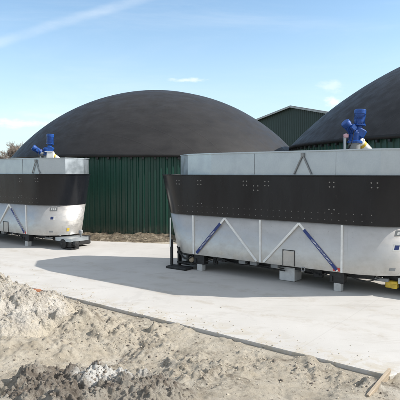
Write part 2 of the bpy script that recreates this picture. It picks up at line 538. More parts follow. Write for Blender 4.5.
    v = m.N('ShaderNodeTexVoronoi'); v.inputs['Scale'].default_value = 38; m.L(m.tc.outputs['Object'], v.inputs['Vector'])
    sepc = m.N('ShaderNodeSeparateColor'); m.L(v.outputs['Color'], sepc.inputs[0])
    c = m.mix(sepc.outputs[0], (0.43, 0.47, 0.50), (0.455, 0.495, 0.525))
    c = m.mix(m.mapr(m.noise(1.6, 7, 0.65, (1, 1, 0.5)), 0.5, 0.75, 0, 0.5), c, (0.36, 0.395, 0.42))
    m.color(c)
    m.roughness(m.mapr(m.noise(3, 5), 0.3, 0.7, 0.32, 0.50))
    m.bump(m.noise(0.7, 2), 0.05, 0.05)
    M['galv'] = m.m
    plain('white_paint', (0.72, 0.72, 0.70), 0.5, var=0.12)
    plain('blue_label', (0.014, 0.035, 0.16), 0.4, var=0.15)
    plain('blue_paint', (0.006, 0.060, 0.27), 0.38, var=0.4, scale=14)
    plain('pale_blue', (0.25, 0.42, 0.62), 0.4)
    plain('dark_metal', (0.022, 0.022, 0.023), 0.55, 0.2, var=0.4)
    plain('grey_paint', (0.22, 0.23, 0.235), 0.5, var=0.2)
    plain('bolt_metal', (0.26, 0.26, 0.26), 0.45, 0.6)
    plain('red_plastic', (0.50, 0.045, 0.03), 0.35)
    plain('yellow_paint', (0.58, 0.40, 0.04), 0.5, var=0.4)
    plain('pink_plastic', (0.75, 0.45, 0.50), 0.5)
    plain('white_trim', (0.33, 0.36, 0.36), 0.5, var=0.1, scale=2)
    plain('pale_metal', (0.60, 0.61, 0.61), 0.5, 0.3, var=0.1)
    plain('rubber', (0.018, 0.018, 0.018), 0.75)
    plain('wood', (0.34, 0.275, 0.20), 0.8, var=0.35, scale=6, bump=0.01, stretch=(0.4, 6, 6))
    plain('cast_concrete', (0.44, 0.44, 0.43), 0.85, var=0.15, scale=14, bump=0.01)
    plain('bark', (0.24, 0.20, 0.17), 0.9, var=0.3, scale=5)
    plain('shed_roof', (0.20, 0.21, 0.21), 0.7)
    plain('clod', (0.38, 0.335, 0.265), 0.95, var=0.3, scale=3)
    plain('dark_clod', (0.16, 0.135, 0.11), 0.95, var=0.4, scale=4)
    plain('pale_stone', (0.52, 0.49, 0.44), 0.9, var=0.25, scale=3)
    plain('orange_plastic', (0.30, 0.13, 0.07), 0.9, var=0.4, bump=0.01)


make_materials()

# ------------------------------------------------------------------ ground and slab
D1 = (-2.45, 29.7, 8.02, 3.45)            # tank by the far feeder: x, y, radius, eave height
D2 = (16.35, 23.0, 11.9, 3.9)            # tank at the right


def slab_dist(x, y):
    s1 = (x - CX) * -0.615 + (y - CY) * -0.788
    s2 = (x - CX) * 0.51 + (y - CY) * -0.86
    return np.maximum(s1, s2)


def ground_h(x, y):
    d = slab_dist(x, y)
    k = sstep(0.0, 1.0, d)
    near = 1 - sstep(16, 26, np.hypot(x, y))
    h = -0.034 - 0.022 * (1 - k)
    h = h - 0.05 * sstep(-0.1, -0.6, d)
    h = h + 0.42 * sstep(7.0, 3.4, y + 0.22 * x) * k
    # loose heaps and ruts
    h = h + near * k * (0.12 * fbm(x, y, 1.25, 3, 0.5, 3) + 0.055 * fbm(x, y, 0.42, 4, 0.6, 5) * (0.5 + 0.8 * sstep(-0.2, 0.5, fbm(x, y, 1.6, 2, 0.5, 8))))
    rough = np.maximum(sstep(-0.20, 0.40, fbm(x, y, 0.95, 3, 0.5, 15)), 0.55 * sstep(0.2, -1.2, x))
    wx, wy = x + 0.03 * fbm(x, y, 0.09, 3, 0.6, 91), y + 0.03 * fbm(x, y, 0.09, 3, 0.6, 92)
    ed = near * sstep(0.02, 0.4, d)
    h = h + ed * rough * (0.16 * clods(wx, wy, 0.30, 101, 0.45) + 0.085 * clods(wx, wy, 0.15, 102, 0.55))
    h = h + ed * (0.25 + 0.75 * rough) * (0.050 * clods(wx, wy, 0.085, 103, 0.5) + 0.03 * clods(x, y, 0.05, 104, 0.5))
    h = h + near * sstep(0.0, 0.25, d) * (0.020 * fbm(x, y, 0.10, 4, 0.68, 17))
    # shallow ruts running away from the photographer
    ru = x - 0.55 * (y - 6.0) + 0.35 * fbm(x, y, 1.5, 2, 0.5, 55)
    h = h - ed * 0.035 * np.maximum(0, np.sin(ru * 5.2)) ** 3 * sstep(-0.6, 0.6, x)
    # mounds
    for (mx, my, r, a) in ((-2.15, 8.75, 0.42, 0.20), (-2.75, 7.3, 0.5, 0.16), (0.25, 6.7, 0.35, 0.06), (3.12, 6.55, 0.34, 0.22), (-1.2, 7.3, 0.5, -0.08), (-3.2, 6.3, 0.5, 0.14)):
        h = h + a * k * np.exp(-((x - mx) ** 2 + (y - my) ** 2) / (r * r)) * (1 + 0.6 * fbm(x, y, 0.3, 3, 0.6, 21))
    # smoother wheel track running down to the photographer
    t = np.abs((x + 0.35) * 0.93 - (y - 6.3) * 0.37) if False else np.abs((x + 0.55) - 0.30 * (y - 7.0))
    edge = sstep(-0.16, -0.02, d) * (1 - sstep(0.05, 0.35, d)) * near
    h = h + edge * 0.12 * np.maximum(0, fbm(x, y, 0.55, 4, 0.6, 33) - 0.06)
    return h - 0.05 * k * np.exp(-(t / 0.22) ** 2)


def build_ground():
    xs = np.concatenate([[-3000, -900, -300, -120, -60, -30, -18, -12], np.arange(-8.0, -5.5, 0.07), np.arange(-5.5, 4.2, 0.017), np.arange(4.2, 8, 0.1), [10, 14, 20, 32, 60, 120, 300, 900, 3000]])
    ys = np.concatenate([[-600, -200, -60, -20, -8, -2], np.arange(0.0, 3.6, 0.12), np.arange(3.6, 10.4, 0.017), np.arange(10.4, 15, 0.045), [16, 18, 20, 23, 27, 34, 50, 80, 130, 300, 900, 3000]])
    X, Y = np.meshgrid(xs, ys, indexing='ij')
    Z = ground_h(X, Y)
    V = np.stack([X.ravel(), Y.ravel(), Z.ravel()], 1)
    struct(mesh_np('ground', V, grid_faces(len(xs), len(ys)), M['sand']))


build_ground()


def build_slab():
    P = [(-16.0, 21.05), (CX, CY), (9.6, 10.9), (10.5, 13.5), (6.2, 15.4), (2.6, 16.6), (-0.8, 18.6), (-4.2, 19.5), (-6.0, 21.9), (-7.8, 22.7), (-12.0, 26.0), (-17.5, 27.0)]
    # subdivide the edges and roughen them a little
    pts = []
    for i, a in enumerate(P):
        b = P[(i + 1) % len(P)]
        L = math.hypot(b[0] - a[0], b[1] - a[1]); n = max(2, int(L / 0.25))
        nx, ny = (b[1] - a[1]) / L, -(b[0] - a[0]) / L
        for k in range(n):
            t = k / n; w = random.uniform(-0.008, 0.008) if k else 0
            pts.append((a[0] + (b[0] - a[0]) * t + nx * w, a[1] + (b[1] - a[1]) * t + ny * w))
    mb = MB(); n = len(pts)
    cx = sum(p[0] for p in pts) / n; cy = sum(p[1] for p in pts) / n
    ring = lambda z, k: [(p[0] + (cx - p[0]) * k, p[1] + (cy - p[1]) * k, z) for p in pts]
    mb.rings([ring(-0.30, 0), ring(-0.012, 0), ring(0.0, 0.0012)], smooth=False)
    mb.add(ring(0.0, 0.0012), [tuple(range(n))])
    struct(mb.build('concrete_slab', M['concrete']))


build_slab()


# ------------------------------------------------------------------ heaps of rubble
def heap(name, label, cx, cy, R, H, mat, seed, nr=230, na=560, stretch=(1, 1), rot=0.0, rough=0.10, power=1.15):
    r = np.linspace(0, 1, nr)[1:] ** 0.8; a = np.linspace(0, 2 * np.pi, na, endpoint=False)
    RR, A = np.meshgrid(r, a, indexing='ij')
    lx = RR * R * np.cos(A) * stretch[0]; ly = RR * R * np.sin(A) * stretch[1]
    x = cx + lx * math.cos(rot) - ly * math.sin(rot); y = cy + lx * math.sin(rot) + ly * math.cos(rot)
    g = ground_h(x, y)
    edge = 1 - RR
    w = RR * (1 + 0.30 * fbm(x, y, R * 0.7, 3, 0.5, seed))
    h = H * np.clip(1 - w ** power, 0, 1) ** 1.05
    wx, wy = x + 0.03 * fbm(x, y, 0.09, 3, 0.6, 91), y + 0.03 * fbm(x, y, 0.09, 3, 0.6, 92)
    h = h + sstep(0, 0.3, edge) * (rough * fbm(x, y, 0.40, 4, 0.6, seed + 1) + rough * (0.55 * clods(wx, wy, 0.24, seed, 0.5) + 0.40 * clods(wx, wy, 0.12, seed + 3, 0.55) + 0.3 * clods(x, y, 0.055, seed + 4, 0.6)))
    z = g + h - 0.10 * (1 - sstep(0.0, 0.22, edge)) * (1 + 0.9 * fbm(x, y, 0.35, 3, 0.6, seed + 9))
    V = np.stack([x.ravel(), y.ravel(), z.ravel()], 1)
    c = np.array([[cx, cy, float(z[0].mean())]])
    V = np.concatenate([V, c]) - np.array([[cx, cy, 0]])
    n1 = nr - 1
    i, j = np.meshgrid(np.arange(n1 - 1), np.arange(na), indexing='ij')
    F = np.stack([i * na + j, (i + 1) * na + j, (i + 1) * na + (j + 1) % na, i * na + (j + 1) % na], -1).reshape(-1, 4)
    j = np.arange(0, na, 1)
    tri = np.stack([np.full(na, n1 * na), j, (j + 1) % na, (j + 1) % na], 1)
    # close the middle with quads that collapse to the centre
    mid = np.stack([j[::2], j[1::2], (j[1::2] + 1) % na, np.full(na // 2, n1 * na)], 1)
    o = mesh_np(name, V, np.concatenate([F, mid]), mat)
    o.location = (cx, cy, 0)
    return tag(o, label, 'heap'), (x, y, z)


heap_gravel, HG = heap('gravel_heap', 'pale grey gravel heap at the left edge, beside the concrete slab', -3.74, 9.05, 1.62, 0.80, M['gravel'], 31, rough=0.11, power=1.0)
heap_soil, HS = heap('soil_heap', 'dark soil heap dusted with white lime in the foreground', -1.15, 5.55, 1.15, 0.36, M['soil'], 41, stretch=(1.2, 0.85), rot=-0.45, rough=0.17, power=0.85)
heap_dark, HD = heap('earth_heap', 'low brown earth heap at the bottom left corner below the gravel', -3.1, 5.6, 1.0, 0.10, M['soil'], 51, stretch=(1.0, 0.7), rough=0.13)


def build_rubble_bank():
    x0, y0, R, _ = D1
    a = np.linspace(math.radians(-150), math.radians(-55), 520); q = np.linspace(-0.1, 2.2, 60)
    A, Q = np.meshgrid(a, q, indexing='ij')
    x = x0 + (R + Q) * np.cos(A); y = y0 + (R + Q) * np.sin(A)
    h = -0.09 + (0.10 + 0.12 * fbm(x, y, 0.9, 3, 0.5, 61)) * (1 - sstep(0.2, 1.9, Q)) + sstep(0, 0.3, 2.15 - Q) * (0.10 * fbm(x, y, 0.3, 4, 0.6, 62)) - 0.14 * sstep(1.7, 2.2, Q)
    V = np.stack([(x - x0).ravel(), (y - y0).ravel(), h.ravel()], 1)
    o = mesh_np('rubble_bank', V, grid_faces(len(a), len(q)), M['bank']); o.location = (x0, y0, 0)
    tag(o, 'low bank of sandy rubble along the foot of the green tank wall', 'rubble')


build_rubble_bank()


def build_clods():
    t = (1 + 5 ** 0.5) / 2
    B = np.array([(-1, t, 0), (1, t, 0), (-1, -t, 0), (1, -t, 0), (0, -1, t), (0, 1, t), (0, -1, -t), (0, 1, -t), (t, 0, -1), (t, 0, 1), (-t, 0, -1), (-t, 0, 1)]) / math.hypot(1, t)
    T = np.array([(0, 11, 5), (0, 5, 1), (0, 1, 7), (0, 7, 10), (0, 10, 11), (1, 5, 9), (5, 11, 4), (11, 10, 2), (10, 7, 6), (7, 1, 8), (3, 9, 4), (3, 4, 2), (3, 2, 6), (3, 6, 8), (3, 8, 9), (4, 9, 5), (2, 4, 11), (6, 2, 10), (8, 6, 7), (9, 8, 1)])

    def scatter(name, n, mat, smin, smax, pts=None, mask=None, seed=1):
        rs = np.random.default_rng(seed)
        if pts is None:
            x = rs.uniform(-5.4, 4.0, n * 4); y = rs.uniform(3.7, 13.5, n * 4)
            d = slab_dist(x, y); ok = d > 0.04
            if mask is not None:
                ok &= mask(x, y) > rs.random(len(x))
            x, y = x[ok][:n], y[ok][:n]; z = ground_h(x, y)
        else:
            X, Y, Z = pts
            lim = int(X.shape[0] * 0.8)
            i = rs.integers(0, lim, n); j = rs.integers(0, X.shape[1], n)
            x, y, z = X[i, j], Y[i, j], Z[i, j]
        m = len(x)
        s = smin * (smax / smin) ** (rs.random(m) ** 2.6)
        sc = s[:, None, None] * (0.65 + 0.6 * rs.random((m, 1, 3))) * (0.8 + 0.4 * rs.random((m, 12, 1)))
        an = rs.random(m) * 6.28; ca, sa = np.cos(an), np.sin(an)
        P = B[None] * sc
        P[:, :, 2] *= 0.75
        PX = P[:, :, 0] * ca[:, None] - P[:, :, 1] * sa[:, None]; PY = P[:, :, 0] * sa[:, None] + P[:, :, 1] * ca[:, None]
        V = np.stack([PX + x[:, None], PY + y[:, None], P[:, :, 2] + (z + s * 0.15)[:, None]], -1).reshape(-1, 3)
        F = (T[None] + (np.arange(m) * 12)[:, None, None]).reshape(-1, 3)
        o = mesh_np(name, V, F, mat, smooth=False)
        struct(o, 'stuff')
        return o
    def grit(n, seed):
        rs = np.random.default_rng(seed)
        along = rs.uniform(0.3, 16, n); off = rs.exponential(0.35, n)
        x = CX - 0.788 * along + 0.615 * off; y = CY + 0.615 * along + 0.788 * off
        z = np.full(n, -0.001)
        return x.reshape(n, 1), y.reshape(n, 1), z.reshape(n, 1)
    scatter('slab_grit', 1400, M['clod'], 0.003, 0.018, pts=grit(3000, 9), seed=8)
    lum = lambda x, y: 0.12 + 0.88 * sstep(-0.05, 0.45, fbm(x, y, 0.9, 3, 0.5, 15))
    scatter('sand_clods', 9000, M['clod'], 0.004, 0.019, mask=lum, seed=2)
    scatter('dark_clods', 3000, M['dark_clod'], 0.004, 0.028, mask=lambda x, y: 0.12 + sstep(0.0, 0.35, fbm(x, y, 1.1, 3, 0.5, 77)), seed=3)
    scatter('gravel_stones', 2600, M['clod'], 0.004, 0.026, pts=HG, seed=4)
    scatter('soil_clods', 1500, M['dark_clod'], 0.004, 0.022, pts=HS, seed=5)
    scatter('earth_clods', 900, M['dark_clod'], 0.004, 0.022, pts=HD, seed=6)


build_clods()


# ------------------------------------------------------------------ digester tanks
def tank(name, label, x0, y0, R, H, cap, seed):
    root = thing(name, label, 'tank', (x0, y0, 0), 0, 'round digester tanks with domed roofs')
    # trapezoidal cladding
    n = int(2 * math.pi * R / 0.25); ring = []
    for k in range(n):
        for f, dr in ((0.0, 0.0), (0.50, 0.0), (0.62, 0.045), (0.88, 0.045)):
            a = 2 * math.pi * (k + f) / n
            ring.append(((R + dr) * math.cos(a), (R + dr) * math.sin(a)))
    mb = MB()
    mb.rings([[(x, y, z) for x, y in ring] for z in (-0.3, H)], smooth=False)
    mb.build('cladding_wall', M['green'], root)
    # domed membrane: a spherical cap with slight sag and creases
    Rs = (R * R + cap * cap) / (2 * cap); Re = R + 0.16
    nr, na = 70, 260
    rr = np.linspace(0, 1, nr); aa = np.linspace(0, 2 * np.pi, na, endpoint=False)
    RR, A = np.meshgrid(rr, aa, indexing='ij')
    r = RR * Re
    th_max = math.asin(min(1, R / Rs)); th = RR * th_max
    r = Rs * np.sin(th) * (Re / R); z = H + Rs * (np.cos(th) - math.cos(th_max))
    x = r * np.cos(A); y = r * np.sin(A)
    z = z + 0.035 * fbm(x, y, 2.4, 3, 0.5, seed) * (1 - RR) + 0.02
    V = np.stack([x.ravel(), y.ravel(), z.ravel()], 1)
    i, j = np.meshgrid(np.arange(nr - 1), np.arange(na), indexing='ij')
    F = np.stack([i * na + j, (i + 1) * na + j, (i + 1) * na + (j + 1) % na, i * na + (j + 1) % na], -1).reshape(-1, 4)
    mesh_np('roof_membrane', V, F, M['membrane'], True, root)
    # clamped hem of the membrane
    mb = MB(); m = 260
    circ = lambda q, z: [(q * math.cos(2 * math.pi * k / m), q * math.sin(2 * math.pi * k / m), z) for k in range(m)]
    mb.rings([circ(Re - 0.10, H - 0.10), circ(Re + 0.02, H - 0.10), circ(Re + 0.025, H + 0.035), circ(Re - 0.06, H + 0.05)])
    mb.build('roof_hem', M['membrane'], root)
    # clamping clips under the hem
    mb = MB(); nc = int(2 * math.pi * R / 0.5)
    for k in range(nc):
        a = 2 * math.pi * k / nc
        mb.box(((R + 0.10) * math.cos(a), (R + 0.10) * math.sin(a), H - 0.155), (0.10, 0.10, 0.09), Matrix.Rotation(a, 3, 'Z'))
    cl = mb.build('hem_clips', M['dark_metal'], root); cl['kind'] = 'stuff'
    return root


tank('digester_tank', 'round green-clad tank under a charcoal domed roof, fully visible between the two feeders', *D1, 3.9, 1)
tank('digester_tank', 'large dark domed tank cut off by the right edge, behind the nearer feeder', *D2, 5.25, 2)


# ------------------------------------------------------------------ shed
def build_shed():
    ang = math.atan2(-4.7, 4.6)
    root = thing('farm_shed', 'dark green gabled shed with pale verge trim showing between the two domes', 'shed', (8.1, 44.5, 0), ang)
    W, E, P, D = 7.2, 6.75, 8.42, 16.0
    mb = MB()
    F = [(-W, 0, -0.3), (W, 0, -0.3), (W, 0, E), (0, 0, P), (-W, 0, E)]
    mb.add(F + [(x, D, z) for x, y, z in F], [(0, 1, 2, 3, 4), (9, 8, 7, 6, 5), (1, 6, 7, 2), (5, 0, 4, 9), (0, 5, 6, 1)])
    mb.build('shed_wall', M['shed'], root)
    sl = math.atan2(P - E, W)
    for s in (-1, 1):
        mb = MB(); L = math.hypot(W + 0.35, (P - E) * (W + 0.35) / W)
        c = Vector((s * (W + 0.35) / 2, D / 2, (P + P - (P - E) * (W + 0.35) / W) / 2 + 0.075))
        mb.box(c, (L, D + 0.5, 0.10), Matrix.Rotation(s * sl, 3, 'Y'))
        mb.build('roof_slope', M['shed_roof'], root)
        mb = MB()
        mb.box(c + Vector((0, -D / 2 - 0.29, -0.06)), (L, 0.06, 0.14), Matrix.Rotation(s * sl, 3, 'Y'))
        mb.build('verge_trim', M['white_trim'], root)


build_shed()


# ------------------------------------------------------------------ bare trees far off
def bare_tree(label, x, y, h, seed, spread=1.0):
    rs = random.Random(seed)
    root = thing('bare_tree', label, 'tree', (x, y, -0.1), 0, 'bare trees beyond the site')
    tr, cr = MB(), MB()

    def branch(p, d, L, r, lev):
        n = 3
        for k in range(n):
            d2 = (d + Vector((rs.uniform(-1, 1), rs.uniform(-1, 1), rs.uniform(-0.3, 0.6))) * 0.16).normalized()
            q = p + d2 * (L / n); r2 = r * (1 - 0.22)
            (tr if lev == 0 else cr).tube(p, q, r, r2, 5 if lev < 2 else 3, cap=False)
            p, d, r = q, d2, r2
            if lev < 5 and (k > 0 or lev > 0):
                for _ in range(3 if lev < 2 else 2):
                    a = rs.uniform(0, 6.28); tl = rs.uniform(0.5, 0.95) * spread
                    side = Vector((math.cos(a), math.sin(a), 0.15))
                    branch(p, (d + side * tl).normalized(), L * rs.uniform(0.50, 0.72), max(0.024, r * 0.6), lev + 1)
    branch(Vector((0, 0, 0)), Vector((0, 0, 1)), h * 0.46, h * 0.022, 0)
    tr.build('trunk', M['bark'], root); cr.build('crown', M['bark'], root)


bare_tree('broad pale bare tree on the skyline at the left end of the domed tank', -29.8, 82, 7.3, 5, 1.0)
bare_tree('small dark bare tree on the skyline at the left edge of the photo', -35.5, 90, 6.2, 9, 1.2)


# ------------------------------------------------------------------ feeder hoppers
HL = 2.09
Z0, Z1, Z2, Z3 = 0.45, 1.55, 2.60, 3.20
RB, RJ, RT = 1.00, 1.02, 1.05


def stadium(w, z, n=28, inset=0.0):
    """plan of the tub at a height: straight sides, round ends that lean outwards"""
    xe = end_x(z)
    r = w - inset; P = []
    for k in range(n + 1):
        a = -math.pi / 2 + math.pi * k / n
        P.append((xe + r * END_K * math.cos(a), r * math.sin(a), z))
    for k in range(n + 1):
        a = math.pi / 2 + math.pi * k / n
        P.append((-xe - 0.03 * (z - Z0) + r * math.cos(a), r * math.sin(a), z))
    return P


def end_x(z):
    """where the straight side gives way to the round end"""
    return 2.18 + 0.22 * (z - Z0) / (Z1 - Z0) if z < Z1 else 2.40 + 0.20 * (z - Z1) / (Z2 - Z1)


def face_y(z):
    """y of the hopper's long front face at a height"""
    return -(RB + (RJ - RB) * (z - Z0) / (Z1 - Z0)) if z < Z1 else -(RJ + 0.012 + (RT - RJ) * (z - Z1) / (Z2 - Z1))


END_K = 1.24
EXT = [(-1.5, -1.0), (2.9, -1.0), (3.72, -0.52), (3.82, 0.2), (3.6, 0.62), (2.9, 1.0), (-1.5, 1.0), (-2.4, 0.84), (-3.05, 0.35), (-3.15, -0.25), (-2.45, -0.80)]


def ext_ring(z, d=0.0):
    P = []
    for x, y in EXT:
        q = math.hypot(x * 0.35, y)
        P.append((x + d * (0.7 if x > 2.8 else -0.7 if x < -2 else 0), y + d * (1 if y > 0.5 else -1 if y < -0.5 else 0), z))
    return P


def face_box(mb, x0, z0, x1, z1, w, t, lift=0.0):
    """flat bar on the sloping front face, centre line from (x0,z0) to (x1,z1)"""
    a = Vector((x0, face_y(z0), z0)); b = Vector((x1, face_y(z1), z1))
    sl = Vector((0, face_y(z1 + 0.01 if z1 > z0 else z1 - 0.01) - face_y(z1), 0.01 if z1 > z0 else -0.01)).normalized()
    nrm = Vector((0, -1, -(RJ - RB) / (Z1 - Z0))).normalized() if max(z0, z1) <= Z1 else Vector((0, -1, -(RT - RJ) / (Z2 - Z1))).normalized()
    u = (b - a); L = u.length; u.normalize(); s = nrm.cross(u).normalized()
    R = Matrix((u, s, nrm)).transposed()
    mb.box((a + b) / 2 + nrm * (lift + t / 2), (L, w, t), R)
    return R, nrm


def build_feeder(name, label):
    root = thing(name, label, 'feed hopper', (0, 0, 0), 0, 'solids feeders beside the tanks')
    mb = MB()
    th = 0.02
    mb.rings([stadium(RB, Z0), stadium(RJ, Z1), stadium(RJ, Z1, inset=th), stadium(RB, Z0 + 0.03, inset=th)])
    n = len(stadium(RB, Z0))
    mb.add(stadium(RB, Z0), [tuple(range(n - 1, -1, -1))]); mb.add(stadium(RB, Z0 + 0.03, inset=th), [tuple(range(n))])
    mb.build('steel_tub', M['steel'], root)
    mb = MB(); e = 0.012
    mb.rings([stadium(RJ + e - 0.03, Z1 - 0.012), stadium(RJ + e, Z1 - 0.012), stadium(RT + e, Z2), stadium(RT + e + 0.02, Z2 + 0.006), stadium(RT + e + 0.02, Z2 + 0.03), stadium(RT - 0.03, Z2 + 0.03), stadium(RJ - 0.03, Z1 - 0.012)], smooth=False)
    o = mb.build('black_band', M['black'], root)
    for p in o.data.polygons:
        p.use_smooth = True
    o.data.set_sharp_from_angle(angle=math.radians(35))
    # galvanised raising boards, bent from flat sheets
    mb = MB(); R3 = 1.0
    mb.rings([ext_ring(Z2 + 0.02), ext_ring(Z3 - 0.03), ext_ring(Z3 - 0.03, 0.03), ext_ring(Z3, 0.03), ext_ring(Z3, -0.012), ext_ring(Z2 + 0.02, -0.012)], closed=True, smooth=False)
    mb.build('extension_boards', M['galv'], root)
    for x in (-0.2, 1.9):
        mb = MB(); mb.box((x, -R3 - 0.006, (Z2 + Z3) / 2), (0.035, 0.006, Z3 - Z2 - 0.09)); mb.build('sheet_joint', M['galv'], root)
    br = MB()
    for s in (-1, 1):
        a = Vector((1.12, -R3 - 0.03, Z3 - 0.10)); b = Vector((1.12 + s * 0.22, -R3 - 0.03, Z2 + 0.05))
        br.tube(a, b, 0.017, n=8)
    br.box((1.12, -R3 - 0.03, Z3 - 0.10), (0.07, 0.05, 0.08))
    br.build('brace_bracket', M['grey_paint'], root)
    # white ribs of the lower tub
    for x in (-HL, 0.0, HL):
        mb = MB(); face_box(mb, x, Z0 + 0.005, x, Z1 - 0.03, 0.045, 0.022); mb.build('upright_rib', M['white_paint'], root)
    for s in (-1, 1):
        for xb in (2.0, 0.10):
            mb = MB(); face_box(mb, s * xb, Z0 + 0.03, s * 1.05, Z1 - 0.05, 0.05, 0.026); rib = mb.build('diagonal_rib', M['white_paint'], root)
            if xb > 1:
                f0, f1 = 0.02, 0.86
                za, zb = Z0 + 0.03 + (Z1 - Z0 - 0.08) * f0, Z0 + 0.03 + (Z1 - Z0 - 0.08) * f1
                xa, xe = s * (2.0 - 0.95 * f0), s * (2.0 - 0.95 * f1)
                mb = MB(); face_box(mb, xa, za, xe, zb, 0.075, 0.004, 0.026); lab = mb.build('blue_label', M['blue_label'], rib)
                # two thin lines of pale lettering, too small to read
                mb = MB(); rr = random.Random(3)
                a = Vector((xa, face_y(za), za)); b = Vector((xe, face_y(zb), zb))
                for row in (-0.013, 0.015):
                    t = 0.16
                    while t < 0.74:
                        w = rr.uniform(0.010, 0.030)
                        p0, p1 = a.lerp(b, t), a.lerp(b, t + w)
                        dx = row * 1.0
                        face_box(mb, p0.x + dx, p0.z, p1.x + dx, p1.z, 0.008, 0.002, 0.030)
                        t += w + rr.uniform(0.004, 0.010)
                mb.build('lettering', M['white_paint'], lab)
    # red reflector, hatch, eye
    mb = MB(); face_box(mb, 1.90, Z0 + 0.06, 2.06, Z0 + 0.06, 0.07, 0.02, 0.004); mb.build('red_reflector', M['red_plastic'], root)
    hb = MB(); face_box(hb, 0.78, Z0 + 0.01, 0.78, Z0 + 0.36, 0.28, 0.010); hatch = hb.build('inspection_hatch', M['steel'], root)
    fr = MB()
    face_box(fr, 0.63, Z0 + 0.01, 0.63, Z0 + 0.38, 0.016, 0.016); face_box(fr, 0.93, Z0 + 0.01, 0.93, Z0 + 0.38, 0.016, 0.016); face_box(fr, 0.622, Z0 + 0.385, 0.938, Z0 + 0.385, 0.016, 0.016)
    fr.build('hatch_frame', M['dark_metal'], hatch)
    mb = MB(); mb.torus((1.16, -RB - 0.01, Z0 - 0.03), (0, 1, 0), 0.045, 0.014); mb.build('lifting_eye', M['bolt_metal'], root)
    # bolts of the black band
    bolt = None
    def put_bolt(x, z, r=0.0115):
        nonlocal bolt
        y = face_y(z); xx = x; ax = Vector((0, -1, -0.2)).normalized()
        xe = end_x(z)
        if abs(x) > xe:                       # on the rounded end
            s = 1 if x > 0 else -1; rad = -y; a = (abs(x) - xe) / rad
            xx = s * (xe + rad * (END_K if s > 0 else 1) * math.sin(a)); y = -rad * math.cos(a); ax = Vector((s * math.sin(a), -math.cos(a), -0.2)).normalized()
        if bolt is None:
            mb = MB(); mb.tube((0, 0, 0), (0, 0, 0.014), r, r, 6, smooth=False); mb.tube((0, 0, -0.002), (0, 0, 0.004), r * 1.5, r * 1.5, 12, smooth=False)
            bolt = mb.build('bolt', M['bolt_metal'], root); o = bolt
        else:
            o = bolt.copy(); COL.objects.link(o); o.parent = root
        o.location = (xx, y, z); o.rotation_euler = ax.to_track_quat('Z', 'Y').to_euler()
        o.scale = (1, 1, 1)
        return o
    for gx in (-2.60, -1.85, -0.42, 0.20, 1.85, 2.75):
        for dx in (-0.05, 0.05):
            for z in (2.47, 2.37):
                put_bolt(gx + dx, z)
    for gx, z in ((-0.11, 2.36), (-0.11, 2.25), (-1.85, 1.86), (1.85, 1.86)):
        for dx in (-0.06, 0.06):
            put_bolt(gx + dx, z)
    for z in (1.625, 1.775):
        for k in range(33):
            b = put_bolt(-2.60 + k * 0.165, z); b.scale = (0.6, 0.6, 0.6)
    # stickers on the rounded end
    def sticker(ang, z0, z1, w, mat, name, lift=0.004, par=root, off=0.0):
        mb = MB(); V = []
        for z in (z0, z1):
            rad = -face_y(z) + lift
            for k in range(7):
                a = ang + off + w * (k / 6 - 0.5) / rad
                V.append((end_x(z) + rad * END_K * math.sin(a), -rad * math.cos(a), z))
        F = [(k, k + 1, k + 8, k + 7) for k in range(6)]
        V2 = [(x - (x - 2.4) * 0.004, y * 0.996, z) for x, y, z in V]
        mb.add(V + V2, F + [tuple(i + 14 for i in f[::-1]) for f in F])
        return mb.build(name, mat, par)
    st = sticker(0.80, 1.00, 1.16, 0.18, M['white_paint'], 'logo_sticker')
    sticker(0.80, 1.03, 1.13, 0.09, M['blue_label'], 'logo_mark', 0.007, st, -0.02)
    st = sticker(0.80, 1.33, 1.46, 0.24, M['grey_paint'], 'type_plate')
    for k in range(3):
        sticker(0.80, 1.36, 1.43, 0.045, M['white_paint'], 'plate_print', 0.007, st, (k - 1) * 0.055)
    sticker(0.80, 0.56, 0.62, 0.12, M['grey_paint'], 'plate')
    sticker(1.35, 0.58, 0.70, 0.10, M['yellow_paint'], 'warning_sticker')
    # chassis
    for y in (-0.58, 0.58):
        mb = MB(); mb.box((0, y, 0.375), (5.4, 0.16, 0.14)); mb.build('chassis_beam', M['dark_metal'], root)
    for x in (-1.95, -0.65, 0.65, 1.95):
        mb = MB(); mb.box((x, 0, 0.36), (0.14, 1.0, 0.12)); mb.build('cross_member', M['dark_metal'], root)
    for x in (-1.95, 1.95):
        for y in (-0.84, 0.84):
            mb = MB(); mb.box((x, y, 0.315), (0.34, 0.22, 0.265), bev=0.012); mb.box((x - 0.10, y * 1.02, 0.28), (0.03, 0.26, 0.12)); leg = mb.build('leg', M['dark_metal'], root)
            mb = MB(); mb.box((x + 0.02, y * 1.03, 0.095), (0.17, 0.17, 0.19), bev=0.01); mb.build('foot_block', M['cast_concrete'], leg)
    for x in (-1.02, 1.02):
        mb = MB(); mb.lathe((x, 0, 0.448), (0, 0, -1), [(0, 0.42), (0.10, 0.42), (0.14, 0.33), (0.27, 0.30), (0.30, 0.0)]); mb.build('auger_gearbox', M['dark_metal'], root)
    mb = MB(); mb.tube((-2.6, 0, 0.30), (2.8, 0, 0.30), 0.05); mb.build('drive_shaft', M['dark_metal'], root)
    for x in (-0.62, -0.28, 0.32):
        mb = MB(); mb.box((x, -0.80, 0.385), (0.20, 0.16, 0.11), bev=0.01); mb.build('valve_box', M['grey_paint'], root)
    mb = MB(); mb.tube((-1.8, -0.72, 0.34), (0.55, -0.74, 0.27), 0.018); mb.tube((-1.8, -0.77, 0.31), (0.55, -0.78, 0.33), 0.014); mb.build('hydraulic_hose', M['rubber'], root)
